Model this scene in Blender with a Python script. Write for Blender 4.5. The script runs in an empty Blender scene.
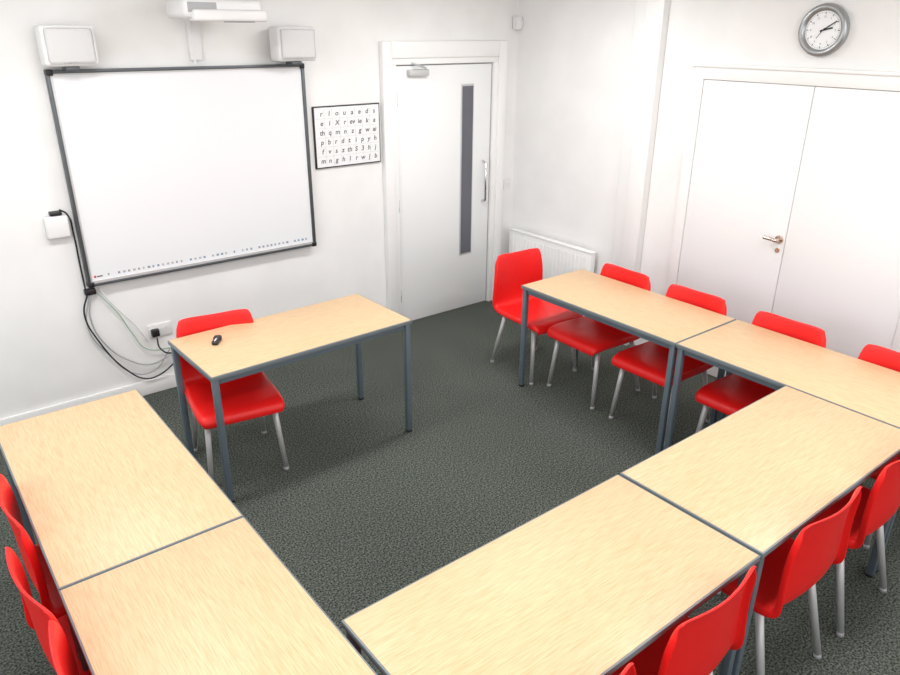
import bpy, bmesh, math, random
from mathutils import Vector, Matrix
random.seed(3)
S=bpy.context.scene
COL=S.collection
# ---------------------------------------------------------------- materials
def mat(name,col,rough=.5,metal=0,spec=.5,emit=None,es=0):
    m=bpy.data.materials.new(name);m.use_nodes=True
    b=m.node_tree.nodes['Principled BSDF']
    b.inputs['Base Color'].default_value=(*col,1);b.inputs['Roughness'].default_value=rough
    b.inputs['Metallic'].default_value=metal;b.inputs['Specular IOR Level'].default_value=spec
    if emit: b.inputs['Emission Color'].default_value=(*emit,1);b.inputs['Emission Strength'].default_value=es
    return m
def noise_mat(name,c1,c2,scale,rough=.5,stretch=(1,1,1),lo=.4,hi=.6,bump=0,detail=4,spec=.5,obj=True,rnd=False):
    m=mat(name,c1,rough,0,spec);nt=m.node_tree;N=nt.nodes;L=nt.links;b=N['Principled BSDF']
    tc=N.new('ShaderNodeTexCoord');mp=N.new('ShaderNodeMapping');mp.inputs['Scale'].default_value=stretch
    L.new(tc.outputs['Object'],mp.inputs['Vector'])
    if rnd:
        oi=N.new('ShaderNodeObjectInfo');mu=N.new('ShaderNodeMath');mu.operation='MULTIPLY';mu.inputs[1].default_value=37
        L.new(oi.outputs['Random'],mu.inputs[0]);L.new(mu.outputs[0],mp.inputs['Location'])
    n=N.new('ShaderNodeTexNoise');n.inputs['Scale'].default_value=scale;n.inputs['Detail'].default_value=detail
    L.new(mp.outputs[0],n.inputs['Vector'])
    r=N.new('ShaderNodeValToRGB');r.color_ramp.elements[0].position=lo;r.color_ramp.elements[1].position=hi
    r.color_ramp.elements[0].color=(*c1,1);r.color_ramp.elements[1].color=(*c2,1)
    L.new(n.outputs['Fac'],r.inputs[0]);L.new(r.outputs[0],b.inputs['Base Color'])
    if bump:
        bp=N.new('ShaderNodeBump');bp.inputs['Strength'].default_value=bump;bp.inputs['Distance'].default_value=.003
        L.new(n.outputs['Fac'],bp.inputs['Height']);L.new(bp.outputs[0],b.inputs['Normal'])
    return m
M_wall=noise_mat('wall_paint',(.82,.815,.805),(.85,.845,.835),3,.75,bump=.03,spec=.2)
M_ceil=mat('ceiling_paint',(.85,.85,.85),.9)
M_trim=mat('gloss_white_paint',(.85,.85,.84),.35)
M_door=mat('door_paint',(.84,.85,.85),.4)
M_gap=mat('shadow_gap',(.28,.28,.28),.9)
M_wood=noise_mat('beech_laminate',(.545,.350,.187),(.70,.49,.29),12,.45,stretch=(1.3,34,1),lo=.30,hi=.62,detail=9,rnd=True)
M_edge=mat('grey_table_edge',(.16,.19,.20),.45)
M_steel=mat('blue_grey_steel',(.13,.17,.20),.4,.2)
M_red=mat('red_polypropylene',(.80,.009,.008),.44,0,.42)
M_alu=mat('satin_aluminium',(.55,.55,.55),.42,.3)
M_dalu=mat('dark_aluminium',(.10,.11,.12),.4,.5)
M_black=mat('black_plastic',(.012,.012,.014),.4)
M_white=mat('white_plastic',(.78,.78,.78),.4)
M_grill=noise_mat('speaker_grille',(.55,.55,.55),(.70,.70,.70),400,.6,detail=1)
M_board=mat('whiteboard_surface',(.80,.81,.83),.28)
M_glass=mat('door_glass',(.085,.09,.115),.04,0,1.0)
M_paper=mat('poster_paper',(.80,.81,.82),.5)
M_ink=mat('ink',(.05,.05,.05),.6)
M_green=mat('pale_green_cable',(.36,.48,.37),.5)
M_grey=mat('grey_cable',(.40,.40,.41),.5)
M_dial=mat('clock_dial',(.85,.86,.87),.4)
M_shine=mat('polished_steel',(.75,.75,.76),.2,1)
M_brass=mat('handle_metal',(.62,.52,.46),.25,1)
M_lamp=mat('light_diffuser',(.9,.9,.9),.5,emit=(1,1,1),es=3)
# carpet
M_car=mat('carpet',(.05,.06,.055),.95,0,.15)
nt=M_car.node_tree;N=nt.nodes;L=nt.links;b=N['Principled BSDF']
tc=N.new('ShaderNodeTexCoord')
n1=N.new('ShaderNodeTexNoise');n1.inputs['Scale'].default_value=115;n1.inputs['Detail'].default_value=4
n2=N.new('ShaderNodeTexNoise');n2.inputs['Scale'].default_value=1.6;n2.inputs['Detail'].default_value=3
L.new(tc.outputs['Object'],n1.inputs['Vector']);L.new(tc.outputs['Object'],n2.inputs['Vector'])
r1=N.new('ShaderNodeValToRGB');e=r1.color_ramp.elements
e[0].position=.38;e[0].color=(.021,.027,.022,1);e[1].position=.70;e[1].color=(.185,.203,.176,1)
mx=N.new('ShaderNodeMixRGB');mx.blend_type='MULTIPLY';mx.inputs[0].default_value=.5
r2=N.new('ShaderNodeValToRGB');r2.color_ramp.elements[0].position=.3;r2.color_ramp.elements[0].color=(.7,.7,.7,1);r2.color_ramp.elements[1].position=.7
L.new(n1.outputs['Fac'],r1.inputs[0]);L.new(n2.outputs['Fac'],r2.inputs[0])
L.new(r1.outputs[0],mx.inputs[1]);L.new(r2.outputs[0],mx.inputs[2]);L.new(mx.outputs[0],b.inputs['Base Color'])
bp=N.new('ShaderNodeBump');bp.inputs['Strength'].default_value=.4;bp.inputs['Distance'].default_value=.003
L.new(n1.outputs['Fac'],bp.inputs['Height']);L.new(bp.outputs[0],b.inputs['Normal'])
# ---------------------------------------------------------------- helpers
def obj(name,me,parent=None,loc=(0,0,0),rot=(0,0,0)):
    o=bpy.data.objects.new(name,me);COL.objects.link(o);o.location=loc;o.rotation_euler=rot
    if parent: o.parent=parent
    return o
def empty(name,loc=(0,0,0),rz=0):
    o=obj(name,None,None,loc,(0,0,rz));o.empty_display_size=.1;return o
def boxmesh(x0,x1,y0,y1,z0,z1,m,bev=0,seg=2,name='box'):
    bm=bmesh.new();bmesh.ops.create_cube(bm,size=1)
    for v in bm.verts: v.co=Vector(((x0+x1)/2+v.co.x*(x1-x0),(y0+y1)/2+v.co.y*(y1-y0),(z0+z1)/2+v.co.z*(z1-z0)))
    if bev: bmesh.ops.bevel(bm,geom=bm.edges[:],offset=bev,segments=seg,profile=.5,affect='EDGES')
    me=bpy.data.meshes.new(name);bmesh.ops.recalc_face_normals(bm,faces=bm.faces);bm.to_mesh(me);bm.free();me.materials.append(m)
    if bev:
        for p in me.polygons:p.use_smooth=True
        try: me.set_sharp_from_angle(angle=math.radians(40))
        except Exception: pass
    return me
def box(name,x0,x1,y0,y1,z0,z1,m,parent=None,bev=0,seg=2):
    return obj(name,boxmesh(x0,x1,y0,y1,z0,z1,m,bev,seg,name),parent)
def cylmesh(p0,p1,r0,r1,m,seg=24,name='cyl'):
    p0=Vector(p0);p1=Vector(p1);d=p1-p0;bm=bmesh.new()
    bmesh.ops.create_cone(bm,cap_ends=True,segments=seg,radius1=r0,radius2=r1,depth=d.length)
    q=Vector((0,0,1)).rotation_difference(d.normalized()).to_matrix().to_4x4()
    bmesh.ops.transform(bm,matrix=Matrix.Translation((p0+p1)/2)@q,verts=bm.verts)
    me=bpy.data.meshes.new(name);bm.to_mesh(me);bm.free();me.materials.append(m)
    for p in me.polygons:p.use_smooth=len(p.vertices)==4
    return me
def cyl(name,p0,p1,r,m,parent=None,r1=None,seg=24):
    return obj(name,cylmesh(p0,p1,r,r if r1 is None else r1,m,seg,name),parent)
def tubemesh(pts,r,m,cyclic=False,name='tube',res=6,smooth=True):
    cu=bpy.data.curves.new(name,'CURVE');cu.dimensions='3D';cu.bevel_depth=r;cu.bevel_resolution=3;cu.use_fill_caps=True;cu.resolution_u=res
    if smooth:
        sp=cu.splines.new('BEZIER');sp.bezier_points.add(len(pts)-1)
        for bpnt,p in zip(sp.bezier_points,pts):
            bpnt.co=p;bpnt.handle_left_type=bpnt.handle_right_type='AUTO'
    else:
        sp=cu.splines.new('POLY');sp.points.add(len(pts)-1)
        for q,p in zip(sp.points,pts): q.co=(*p,1)
    sp.use_cyclic_u=cyclic
    cu.materials.append(m);return cu
def tube(name,pts,r,m,parent=None,cyclic=False,smooth=True):
    cu=tubemesh(pts,r,m,cyclic,name,smooth=smooth)
    t=bpy.data.objects.new('tmp',cu);COL.objects.link(t)
    dg=bpy.context.evaluated_depsgraph_get();me=bpy.data.meshes.new_from_object(t.evaluated_get(dg))
    bpy.data.objects.remove(t);me.name=name
    for p in me.polygons:p.use_smooth=True
    return obj(name,me,parent)
# ---------------------------------------------------------------- room
D=4.69;XR=4.39;CZ=2.75;X0=-1.9;Y0=-1.6
box('floor',X0,XR+.1,Y0,D+.1,-.05,0,M_car)
box('wall_back',X0,XR+.1,D,D+.1,0,CZ,M_wall)
box('wall_right',XR,XR+.1,Y0,D,0,CZ,M_wall)
box('ceiling',X0,XR+.1,Y0,D+.1,CZ,CZ+.05,M_ceil)
box('baseboard_back',X0,3.05,D-.018,D,0,.10,M_trim,None,.004)
box('trim_1',XR-.018,XR,3.5,D-.018,0,.10,M_trim,None,.004)
box('trim_2',XR-.018,XR,Y0,1.38,0,.10,M_trim,None,.004)
# pilaster boxing on the right wall
p=empty('trim_3',(XR,0,0))
box('face',-.07,0,3.235,3.375,0,CZ,M_trim,p,.006)
box('bead',-.03,0,3.375,3.50,0,CZ,M_trim,p,.006)
# back door
d=empty('door_1',(0,D,0))
box('leaf',3.175,4.105,-.012,.0,.008,2.03,M_door,d,.002)
box('gap',3.165,4.115,-.006,.0,0,2.04,M_gap,d)
box('jamb_left',3.12,3.165,-.035,0,0,2.04,M_trim,d,.003)
box('jamb_right',4.115,4.16,-.035,0,0,2.04,M_trim,d,.003)
box('jamb_top',3.12,4.16,-.035,0,2.04,2.085,M_trim,d,.003)
box('casing_left',3.04,3.12,-.05,0,0,2.20,M_trim,d,.004)
box('casing_right',4.16,4.24,-.05,0,0,2.20,M_trim,d,.004)
box('casing_top',3.12,4.16,-.05,0,2.085,2.20,M_trim,d,.004)
box('vision_frame',3.79,3.92,-.018,-.01,.49,1.885,M_alu,d,.002)
box('vision_panel',3.80,3.91,-.021,-.012,.505,1.87,M_glass,d)
box('closer_body',3.27,3.45,-.055,-.012,1.96,2.005,M_alu,d,.006)
tube('closer_arm',[(3.43,-.04,2.012),(3.37,-.08,2.025),(3.30,-.03,2.05)],.007,M_alu,d,smooth=False)
tube('pull_handle',[(4.03,-.012,.93),(4.03,-.06,.95),(4.03,-.06,1.25),(4.03,-.012,1.27)],.011,M_shine,d,smooth=False)
for i,z in enumerate((.25,1.0,1.8)):
    cyl(f'hinge_{i+1}',(3.170,-.018,z-.05),(3.170,-.018,z+.05),.008,M_shine,d)
# double cupboard doors on the right wall: local x=-world y, local y = world x
d=empty('door_2',(XR,0,0),-math.pi/2)
def R(name,ya,yb,a,b_,z0,z1,m,par,bev=.003): return box(name,-ya,-yb,a,b_,z0,z1,m,par,bev)
R('gap',2.895,1.425,-.006,0,0,1.995,M_gap,d,0)
R('leaf_left',2.892,2.1635,-.02,0,.01,1.992,M_door,d)
R('leaf_right',2.1595,1.428,-.02,0,.01,1.992,M_door,d)
R('casing_left',2.97,2.895,-.028,0,0,2.07,M_trim,d)
R('casing_right',1.425,1.35,-.028,0,0,2.07,M_trim,d)
R('casing_top',2.895,1.425,-.028,0,1.995,2.07,M_trim,d)
R('casing_lip',3.0,1.32,-.040,0,2.07,2.09,M_trim,d)
cyl('rose',(-2.20,-.02,1.08),(-2.20,-.03,1.08),.026,M_brass,d)
tube('lever',[(-2.20,-.03,1.08),(-2.20,-.065,1.08),(-2.22,-.07,1.082),(-2.28,-.07,1.086)],.011,M_brass,d)
cyl('keyhole',(-2.20,-.02,1.01),(-2.20,-.026,1.01),.015,M_brass,d)
# ---------------------------------------------------------------- clock
c=empty('wall_clock',(XR,2.175,2.29),-math.pi/2)
def lathe(name,prof,m,parent,seg=64):
    bm=bmesh.new();rings=[]
    for r,y in prof:
        rings.append([bm.verts.new((r*math.cos(2*math.pi*i/seg),y,r*math.sin(2*math.pi*i/seg))) for i in range(seg)])
    for a,b2 in zip(rings,rings[1:]):
        for i in range(seg):
            bm.faces.new((a[i],b2[i],b2[(i+1)%seg],a[(i+1)%seg]))
    bmesh.ops.recalc_face_normals(bm,faces=bm.faces)
    me=bpy.data.meshes.new(name);bm.to_mesh(me);bm.free();me.materials.append(m)
    for p_ in me.polygons:p_.use_smooth=True
    return obj(name,me,parent)
M_rim=mat('clock_rim_silver',(.36,.37,.38),.3,.7)
lathe('rim',[(.135,0),(.14,-.02),(.135,-.038),(.122,-.045),(.106,-.04),(.100,-.025)],M_rim,c)
cyl('dial',(0,0,0),(0,-.026,0),.104,M_dial,c,seg=64)
bm=bmesh.new()
for i in range(60):
    a=i*math.pi/30;l=.012 if i%5==0 else .005;w=.002 if i%5==0 else .0008
    r0=.095-l;r1=.095;s_,c_=math.sin(a),math.cos(a)
    vs=[bm.verts.new((s_*r+c_*k*w,-.0272,c_*r-s_*k*w)) for r,k in((r0,-1),(r1,-1),(r1,1),(r0,1))]
    bm.faces.new(vs)
me=bpy.data.meshes.new('ticks');bm.to_mesh(me);bm.free();me.materials.append(M_ink);obj('ticks',me,c)
def hand(name,ang,l,w):
    o=box(name,-w,w,-.031,-.029,-.015,l,M_black,c);o.rotation_euler=(0,math.radians(ang),0)
hand('hour_hand',76,.055,.004);hand('minute_hand',56,.085,.003);hand('second_hand',215,.05,.001)
for i in range(12):
    a=math.radians(30*(i+1));cu=bpy.data.curves.new('num','FONT');cu.body=str(i+1);cu.size=.015;cu.align_x='CENTER';cu.align_y='CENTER'
    t=bpy.data.objects.new('t',cu);COL.objects.link(t)
    me=bpy.data.meshes.new_from_object(t.evaluated_get(bpy.context.evaluated_depsgraph_get()));bpy.data.objects.remove(t)
    me.materials.clear();me.materials.append(M_ink)
    obj(f'numeral_{i+1}',me,c,(.07*math.sin(a),-.028,.07*math.cos(a)),(math.pi/2,0,0))
# ---------------------------------------------------------------- radiator
r=empty('radiator',(XR,0,0),-math.pi/2)
R('panel',4.60,3.64,-.095,-.045,.14,.655,M_trim,r,.008)
for i in range(22):
    y=4.56-i*.0405
    R(f'flute_{i+1}',y,y-.026,-.098,-.094,.18,.615,M_trim,r,.0018)
R('top_grille',4.60,3.64,-.10,-.04,.655,.665,M_trim,r,.002)
R('bracket_1',4.4,4.36,-.045,-.022,.3,.5,M_trim,r,0);R('bracket_2',3.9,3.86,-.045,-.022,.3,.5,M_trim,r,0)
tube('pipe',[(-3.62,-.07,0),(-3.62,-.07,.17),(-3.65,-.07,.19)],.008,M_trim,r,smooth=False)
cyl('valve',(-3.62,-.07,.10),(-3.62,-.07,.18),.018,M_white,r)
# ---------------------------------------------------------------- whiteboard
w=empty('interactive_whiteboard',(0,D,0))
x0,x1,z0,z1=.86,2.41,.825,2.065
box('backing',x0+.01,x1-.01,-.045,0,z0+.01,z1-.01,M_dalu,w)
box('panel',x0+.02,x1-.02,-.050,-.03,z0+.02,z1-.02,M_board,w)
box('frame_left',x0,x0+.016,-.062,-.005,z0,z1,M_dalu,w,.004)
box('frame_left_silver',x0+.016,x0+.026,-.060,-.03,z0+.02,z1-.02,M_alu,w,.002)
box('frame_right',x1-.022,x1,-.062,-.005,z0,z1,M_dalu,w,.004)
box('frame_top',x0,x1,-.062,-.005,z1-.018,z1,M_dalu,w,.004)
box('frame_bottom',x0,x1,-.062,-.005,z0,z0+.018,M_dalu,w,.004)
box('frame_top_silver',x0+.022,x1-.022,-.058,-.03,z1-.026,z1-.018,M_alu,w)
box('frame_bottom_silver',x0+.022,x1-.022,-.060,-.03,z0+.018,z0+.032,M_alu,w)
for i,(a,b_) in enumerate(((x0,z0),(x0,z1),(x1,z0),(x1,z1))):
    box(f'corner_cap_{i+1}',a-.018+(.016 if a<1 else -.016),a+.018+(.016 if a<1 else -.016),-.066,-.003,b_-.016+(.012 if b_<1 else -.012),b_+.016+(.012 if b_<1 else -.012),M_black,w,.006)
cols=[mat(f'icon_{i}',k,.5) for i,k in enumerate([(.25,.28,.35),(.35,.36,.38),(.2,.3,.42),(.45,.46,.48)])]
k=0
xx=x0+.12
while xx<x1-.06:
    s_=random.choice((.010,.013,.016))
    if random.random()<.88: box(f'icon_{k}',xx,xx+s_,-.0508,-.049,z0+.052,z0+.052+.014,cols[random.randrange(4)],w)
    k+=1;xx+=.030
box('logo_mark',x0+.04,x0+.053,-.0508,-.049,z0+.050,z0+.064,mat('logo_red',(.6,.08,.08),.5),w)
box('logo_text',x0+.057,x0+.09,-.0508,-.049,z0+.053,z0+.060,M_ink,w)
# ---------------------------------------------------------------- speakers
def speaker(x,z,rz):
    e_=empty('wall_speaker',(x,D-.13,z),rz)
    box('cabinet',-.135,.135,-.07,.07,0,.205,M_white,e_,.022,4)
    box('grille',-.118,.118,-.080,-.06,.014,.191,M_grill,e_,.016,3)
    box('badge',-.02,.02,-.083,-.079,.022,.030,M_alu,e_)
    box('bracket',-.035,.035,-.04,.055,-.022,0,M_dalu,e_,.004)
    box('wall_plate',-.04,.04,.07,.13,.06,.15,M_white,e_,.004)
speaker(.975,2.088,0);speaker(2.305,2.088,0)
# ---------------------------------------------------------------- projector
p=empty('short_throw_projector',(1.735,4.36,2.36))
box('body',-.23,.22,-.15,.16,-.03,.07,M_white,p,.025,3)
box('front_hood',-.19,.23,-.19,-.08,-.045,.015,M_white,p,.015,3)
box('vent',-.21,-.05,-.152,-.149,.0,.05,M_grey,p)
box('lens_window',.02,.17,-.14,-.06,-.048,-.04,M_black,p)
box('wall_arm',-.035,.035,.10,.33,.03,.07,M_white,p,.006)
box('mount_plate',-.065,.01,.30,.33,-.26,.20,M_white,p,.004)
tube('power_cable',[(-.045,.295,-.02),(-.045,.305,-.15),(-.04,.30,-.285)],.006,M_white,p)
# ---------------------------------------------------------------- poster
p=empty('alphabet_poster',(0,D,0))
a0,a1,c0,c1=2.475,3.02,1.36,1.785
box('frame',a0,a1,-.016,0,c0,c1,M_black,p,.002)
box('sheet',a0+.009,a1-.009,-.018,-.01,c0+.009,c1-.009,M_paper,p)
rows=["r l o u a e d s","e i X r ev ie k a","th q m n z g w ai","p b r d t i p y h","f v s z th S 3 h j","m n g h l r w j b"]
for j,t in enumerate(rows):
    cs=t.split()
    for i,ch in enumerate(cs):
        cu=bpy.data.curves.new('g','FONT');cu.body=ch;cu.size=.047;cu.align_x='CENTER';cu.align_y='CENTER';cu.shear=.15;cu.offset=.0008
        o=bpy.data.objects.new('t',cu);COL.objects.link(o)
        me=bpy.data.meshes.new_from_object(o.evaluated_get(bpy.context.evaluated_depsgraph_get()));bpy.data.objects.remove(o)
        me.materials.clear();me.materials.append(M_ink)
        obj(f'glyph_{j}_{i}',me,p,(a0+.03+(i+.5)*(a1-a0-.05)/len(cs),-.0185,c1-.052-j*.0645),(math.pi/2,0,0))
for j in range(1,6): box(f'rule_{j}',a0+.02,a1-.02,-.0185,-.017,c1-.0205-j*.0645,c1-.0195-j*.0645,M_grey,p)
for j in range(1,8):
    xx=a0+.022+j*(a1-a0-.05)/8; box(f'column_rule_{j}',xx,xx+.001,-.0185,-.017,c0+.02,c1-.02,M_grey,p)
# ---------------------------------------------------------------- wall fittings
p=empty('network_socket_box',(0,D,0))
box('housing',.70,.825,-.05,0,1.145,1.275,M_white,p,.012,3)
box('adaptor',.735,.80,-.045,0,1.277,1.300,M_black,p,.006)
p=empty('power_socket',(0,D,0))
box('plate',1.17,1.32,-.012,0,.39,.48,M_white,p,.004)
box('switch',1.28,1.295,-.017,-.012,.44,.46,M_white,p)
box('plug',1.18,1.23,-.05,-.012,.405,.455,M_black,p,.008)
def cable(m,r,*pts): 
    return tube('strand',[(x,y,z) for x,y,z in pts],r,m,cab)
cab=empty('cable_bundle',(0,D,0))
box('junction',.835,.90,-.04,-.002,.768,.805,M_black,cab,.006)
cable(M_black,.005,(.79,-.03,1.308),(.825,-.03,1.28),(.842,-.02,1.15),(.843,-.02,1.0),(.845,-.02,.80))
cable(M_black,.005,(.85,-.03,.78),(.81,-.03,.66),(.86,-.03,.46),(1.0,-.03,.21),(1.10,-.03,.125),(1.18,-.04,.13),(1.30,-.05,.20))
cable(M_grey,.005,(.87,-.03,.78),(.84,-.025,.62),(.90,-.025,.42),(1.02,-.03,.28),(1.14,-.03,.22),(1.3,-.04,.26))
cable(M_grey,.004,(.86,-.03,.78),(.815,-.025,.56),(.90,-.025,.36),(1.04,-.03,.18),(1.16,-.03,.17),(1.28,-.04,.30))
cable(M_green,.004,(.90,-.03,.78),(1.0,-.025,.62),(1.07,-.02,.45),(1.14,-.03,.33),(1.30,-.03,.30))
cable(M_white,.004,(.92,-.03,.80),(.97,-.02,.70),(1.10,-.02,.50),(1.16,-.02,.37))
cable(M_black,.005,(1.205,-.05,.40),(1.21,-.07,.33),(1.28,-.07,.28),(1.36,-.06,.34))
p=empty('light_switch',(0,D,0));box('plate',4.29,4.36,-.01,0,1.0,1.085,M_white,p,.003);box('rocker',4.315,4.335,-.015,-.01,1.03,1.055,M_white,p,.002)
p=empty('motion_sensor',(XR-.045,D-.04,2.33))
box('housing',-.03,.03,-.03,.03,-.05,.05,M_white,p,.012,3)
box('mount',.0,.045,-.02,.04,-.02,.02,M_white,p)
# ---------------------------------------------------------------- tables
TL,TW,TH=1.203,.586,.74
def table_parts():
    P=[]
    P.append(('edge_band',boxmesh(0,TL,0,TW,TH-.024,TH-.0015,M_edge,.003)))
    P.append(('top_surface',boxmesh(.006,TL-.006,.006,TW-.006,TH-.02,TH,M_wood,.0015)))
    i=.018;t=.026
    for n,(a,b_,c_,e_) in enumerate(((i+t,TL-i-t,i,i+t),(i+t,TL-i-t,TW-i-t,TW-i),(i,i+t,i+t,TW-i-t),(TL-i-t,TL-i,i+t,TW-i-t))):
        P.append((f'rail_{n+1}',boxmesh(a,b_,c_,e_,TH-.055,TH-.024,M_steel,.002)))
    L_=.032;q=.008
    for n,(x,y) in enumerate(((q,q),(TL-q-L_,q),(q,TW-q-L_),(TL-q-L_,TW-q-L_))):
        P.append((f'leg_{n+1}',boxmesh(x,x+L_,y,y+L_,.012,TH-.024,M_steel,.005)))
        P.append((f'foot_{n+1}',boxmesh(x+.001,x+L_-.001,y+.001,y+L_-.001,0,.014,M_black,.003)))
    return P
TP=table_parts()
def table(x,y,rz):
    e_=empty('classroom_table',(x,y,0),rz)
    for n,me in TP: obj(n,me,e_)
    return e_
table(1.035,3.155,.0233)
# right column: long axis along y ; rz=90: local x->+y, local y->-x, so origin at right edge, near end
table(3.164+TW,2.052,math.pi/2);table(3.164+TW,.845,math.pi/2)
# front row
table(1.956,.843,0);table(.740,.843,0)
# left column
table(.134+TW,2.052,math.pi/2);table(.134+TW,.845,math.pi/2)
# remote control on teacher table
p=empty('remote_control',(1.22,3.55,TH),math.radians(55))
box('body',-.045,.025,-.017,.017,0,.022,M_black,p,.008,3);box('head',.005,.045,-.021,.021,0,.028,M_black,p,.011,3)
for i in range(3): cyl(f'button_{i+1}',(-.03+i*.014,0,.020),(-.03+i*.014,0,.024),.004,M_white,p)
# ---------------------------------------------------------------- chairs
prof=[(-.238,.390,.200,0),(-.243,.415,.210,0),(-.228,.443,.220,.0),(-.17,.452,.225,.004),(-.06,.443,.226,.012),(.06,.434,.224,.016),(.16,.430,.222,.02),
      (.218,.436,.221,.022),(.246,.462,.222,.026),(.254,.53,.222,.034),(.256,.61,.219,.040),(.260,.70,.213,.042),(.268,.775,.204,.038),(.273,.806,.194,.034),(.279,.814,.184,.030)]
ts=[-1,-.985,-.88,-.68,-.45,-.22,0,.22,.45,.68,.88,.985,1]
bm=bmesh.new();rows_=[]
for k,(y,z,hw,cv) in enumerate(prof):
    a=prof[max(k-1,0)];b_=prof[min(k+1,len(prof)-1)]
    tx,tz=b_[0]-a[0],b_[1]-a[1];l=math.hypot(tx,tz);nx,nz=-tz/l,tx/l
    row=[]
    for i,t in enumerate(ts):
        off=cv*t*t
        if i in(0,len(ts)-1): off-=(.036 if k<9 else .030) if 1<k<13 else .006
        x=hw*t*(1 if abs(t)<1 else 1.012)
        zz=z
        if k>=12: zz-= .014*abs(t)**6*(1 if k>12 else .5)
        row.append(bm.verts.new((x,y+nx*off,zz+nz*off)))
    rows_.append(row)
for a,b_ in zip(rows_,rows_[1:]):
    for i in range(len(ts)-1): bm.faces.new((a[i],a[i+1],b_[i+1],b_[i]))
bmesh.ops.recalc_face_normals(bm,faces=bm.faces)
shell=bpy.data.meshes.new('seat_shell');bm.to_mesh(shell);bm.free();shell.materials.append(M_red)
for p_ in shell.polygons:p_.use_smooth=True
t=bpy.data.objects.new('t',shell);COL.objects.link(t)
m=t.modifiers.new('s','SOLIDIFY');m.thickness=.009;m.offset=0
m=t.modifiers.new('u','SUBSURF');m.levels=2;m.render_levels=2
shell2=bpy.data.meshes.new_from_object(t.evaluated_get(bpy.context.evaluated_depsgraph_get()));bpy.data.objects.remove(t);shell2.name='seat_shell'
CP=[('seat_shell',shell2)]
k=0
for sx in(-1,1):
    for (ya,yb) in((-.155,-.195),(.15,.255)):
        k+=1
        CP.append((f'leg_{k}',cylmesh((sx*.175,ya,.425),(sx*.205,yb,0.012),.016,.013,M_alu)))
        CP.append((f'foot_{k}',cylmesh((sx*.205-sx*.001,yb-(.003 if yb>0 else -.001),.02),(sx*.2055,yb,0),.0145,.0145,M_grey)))
for s_,(a,b_) in enumerate(((-.17,-.14),(.135,.165))):
    CP.append((f'crossbar_{s_+1}',boxmesh(-.18,.18,a,b_,.405,.427,M_red,.004)))
for s_,sx in enumerate((-1,1)):
    CP.append((f'side_rail_{s_+1}',boxmesh(sx*.175-.017,sx*.175+.017,-.175,.17,.395,.427,M_red,.004)))
def chair(x,y,deg):
    e_=empty('classroom_chair',(x,y,0),math.radians(deg))
    for n,me in CP: obj(n,me,e_)
chair(1.255,3.505,-9)
chair(3.472,3.38,-4)
for y in(2.90,2.345,1.75,1.165): chair(3.525,y,-90+random.uniform(-2,2))
for x in(2.87,2.28,1.60,1.03): chair(x,1.036,180+random.uniform(-3,3))
for y,x,a in ((2.53,.345,90),(2.09,.315,96),(1.655,.34,91)): chair(x,y,a)
# ---------------------------------------------------------------- ceiling lights
for i,(x,y) in enumerate(((.6,3.3),(3.0,3.3),(.6,.9),(3.0,.9))):
    e_=empty('ceiling_light',(x,y,CZ))
    box('housing',-.62,.62,-.16,.16,-.06,0,M_white,e_,.006)
    box('diffuser',-.60,.60,-.14,.14,-.068,-.055,M_lamp,e_,.004)
def area(name,loc,rot,sx,sy,e):
    l=bpy.data.lights.new(name,'AREA');l.shape='RECTANGLE';l.size=sx;l.size_y=sy;l.energy=e
    o=bpy.data.objects.new(name,l);COL.objects.link(o);o.location=loc;o.rotation_euler=rot;return o
area('window_light_side',(-1.8,2.0,1.8),(0,math.radians(-90),0),1.6,4.5,46)
area('window_light_rear',(1.6,-1.5,1.9),(math.radians(90),0,0),5,1.5,51)
for i,(x,y) in enumerate(((.6,3.3),(3.0,3.3),(.6,.9),(3.0,.9))):
    area('ceiling_lamp',(x,y,CZ-.08),(0,0,0),1.2,.28,27)
wd=bpy.data.worlds.new('world');S.world=wd;wd.use_nodes=True
wd.node_tree.nodes['Background'].inputs[0].default_value=(.98,.99,1,1);wd.node_tree.nodes['Background'].inputs[1].default_value=.46
S.view_settings.view_transform='Standard'
# ---------------------------------------------------------------- camera
cd=bpy.data.cameras.new('camera');cam=bpy.data.objects.new('camera',cd);COL.objects.link(cam)
cd.sensor_width=36;cd.lens=724.96/900*36;cd.clip_start=.05
cam.location=(0,0,2.288);cam.rotation_euler=(1.1676,-.0059,-.6661)
S.camera=cam
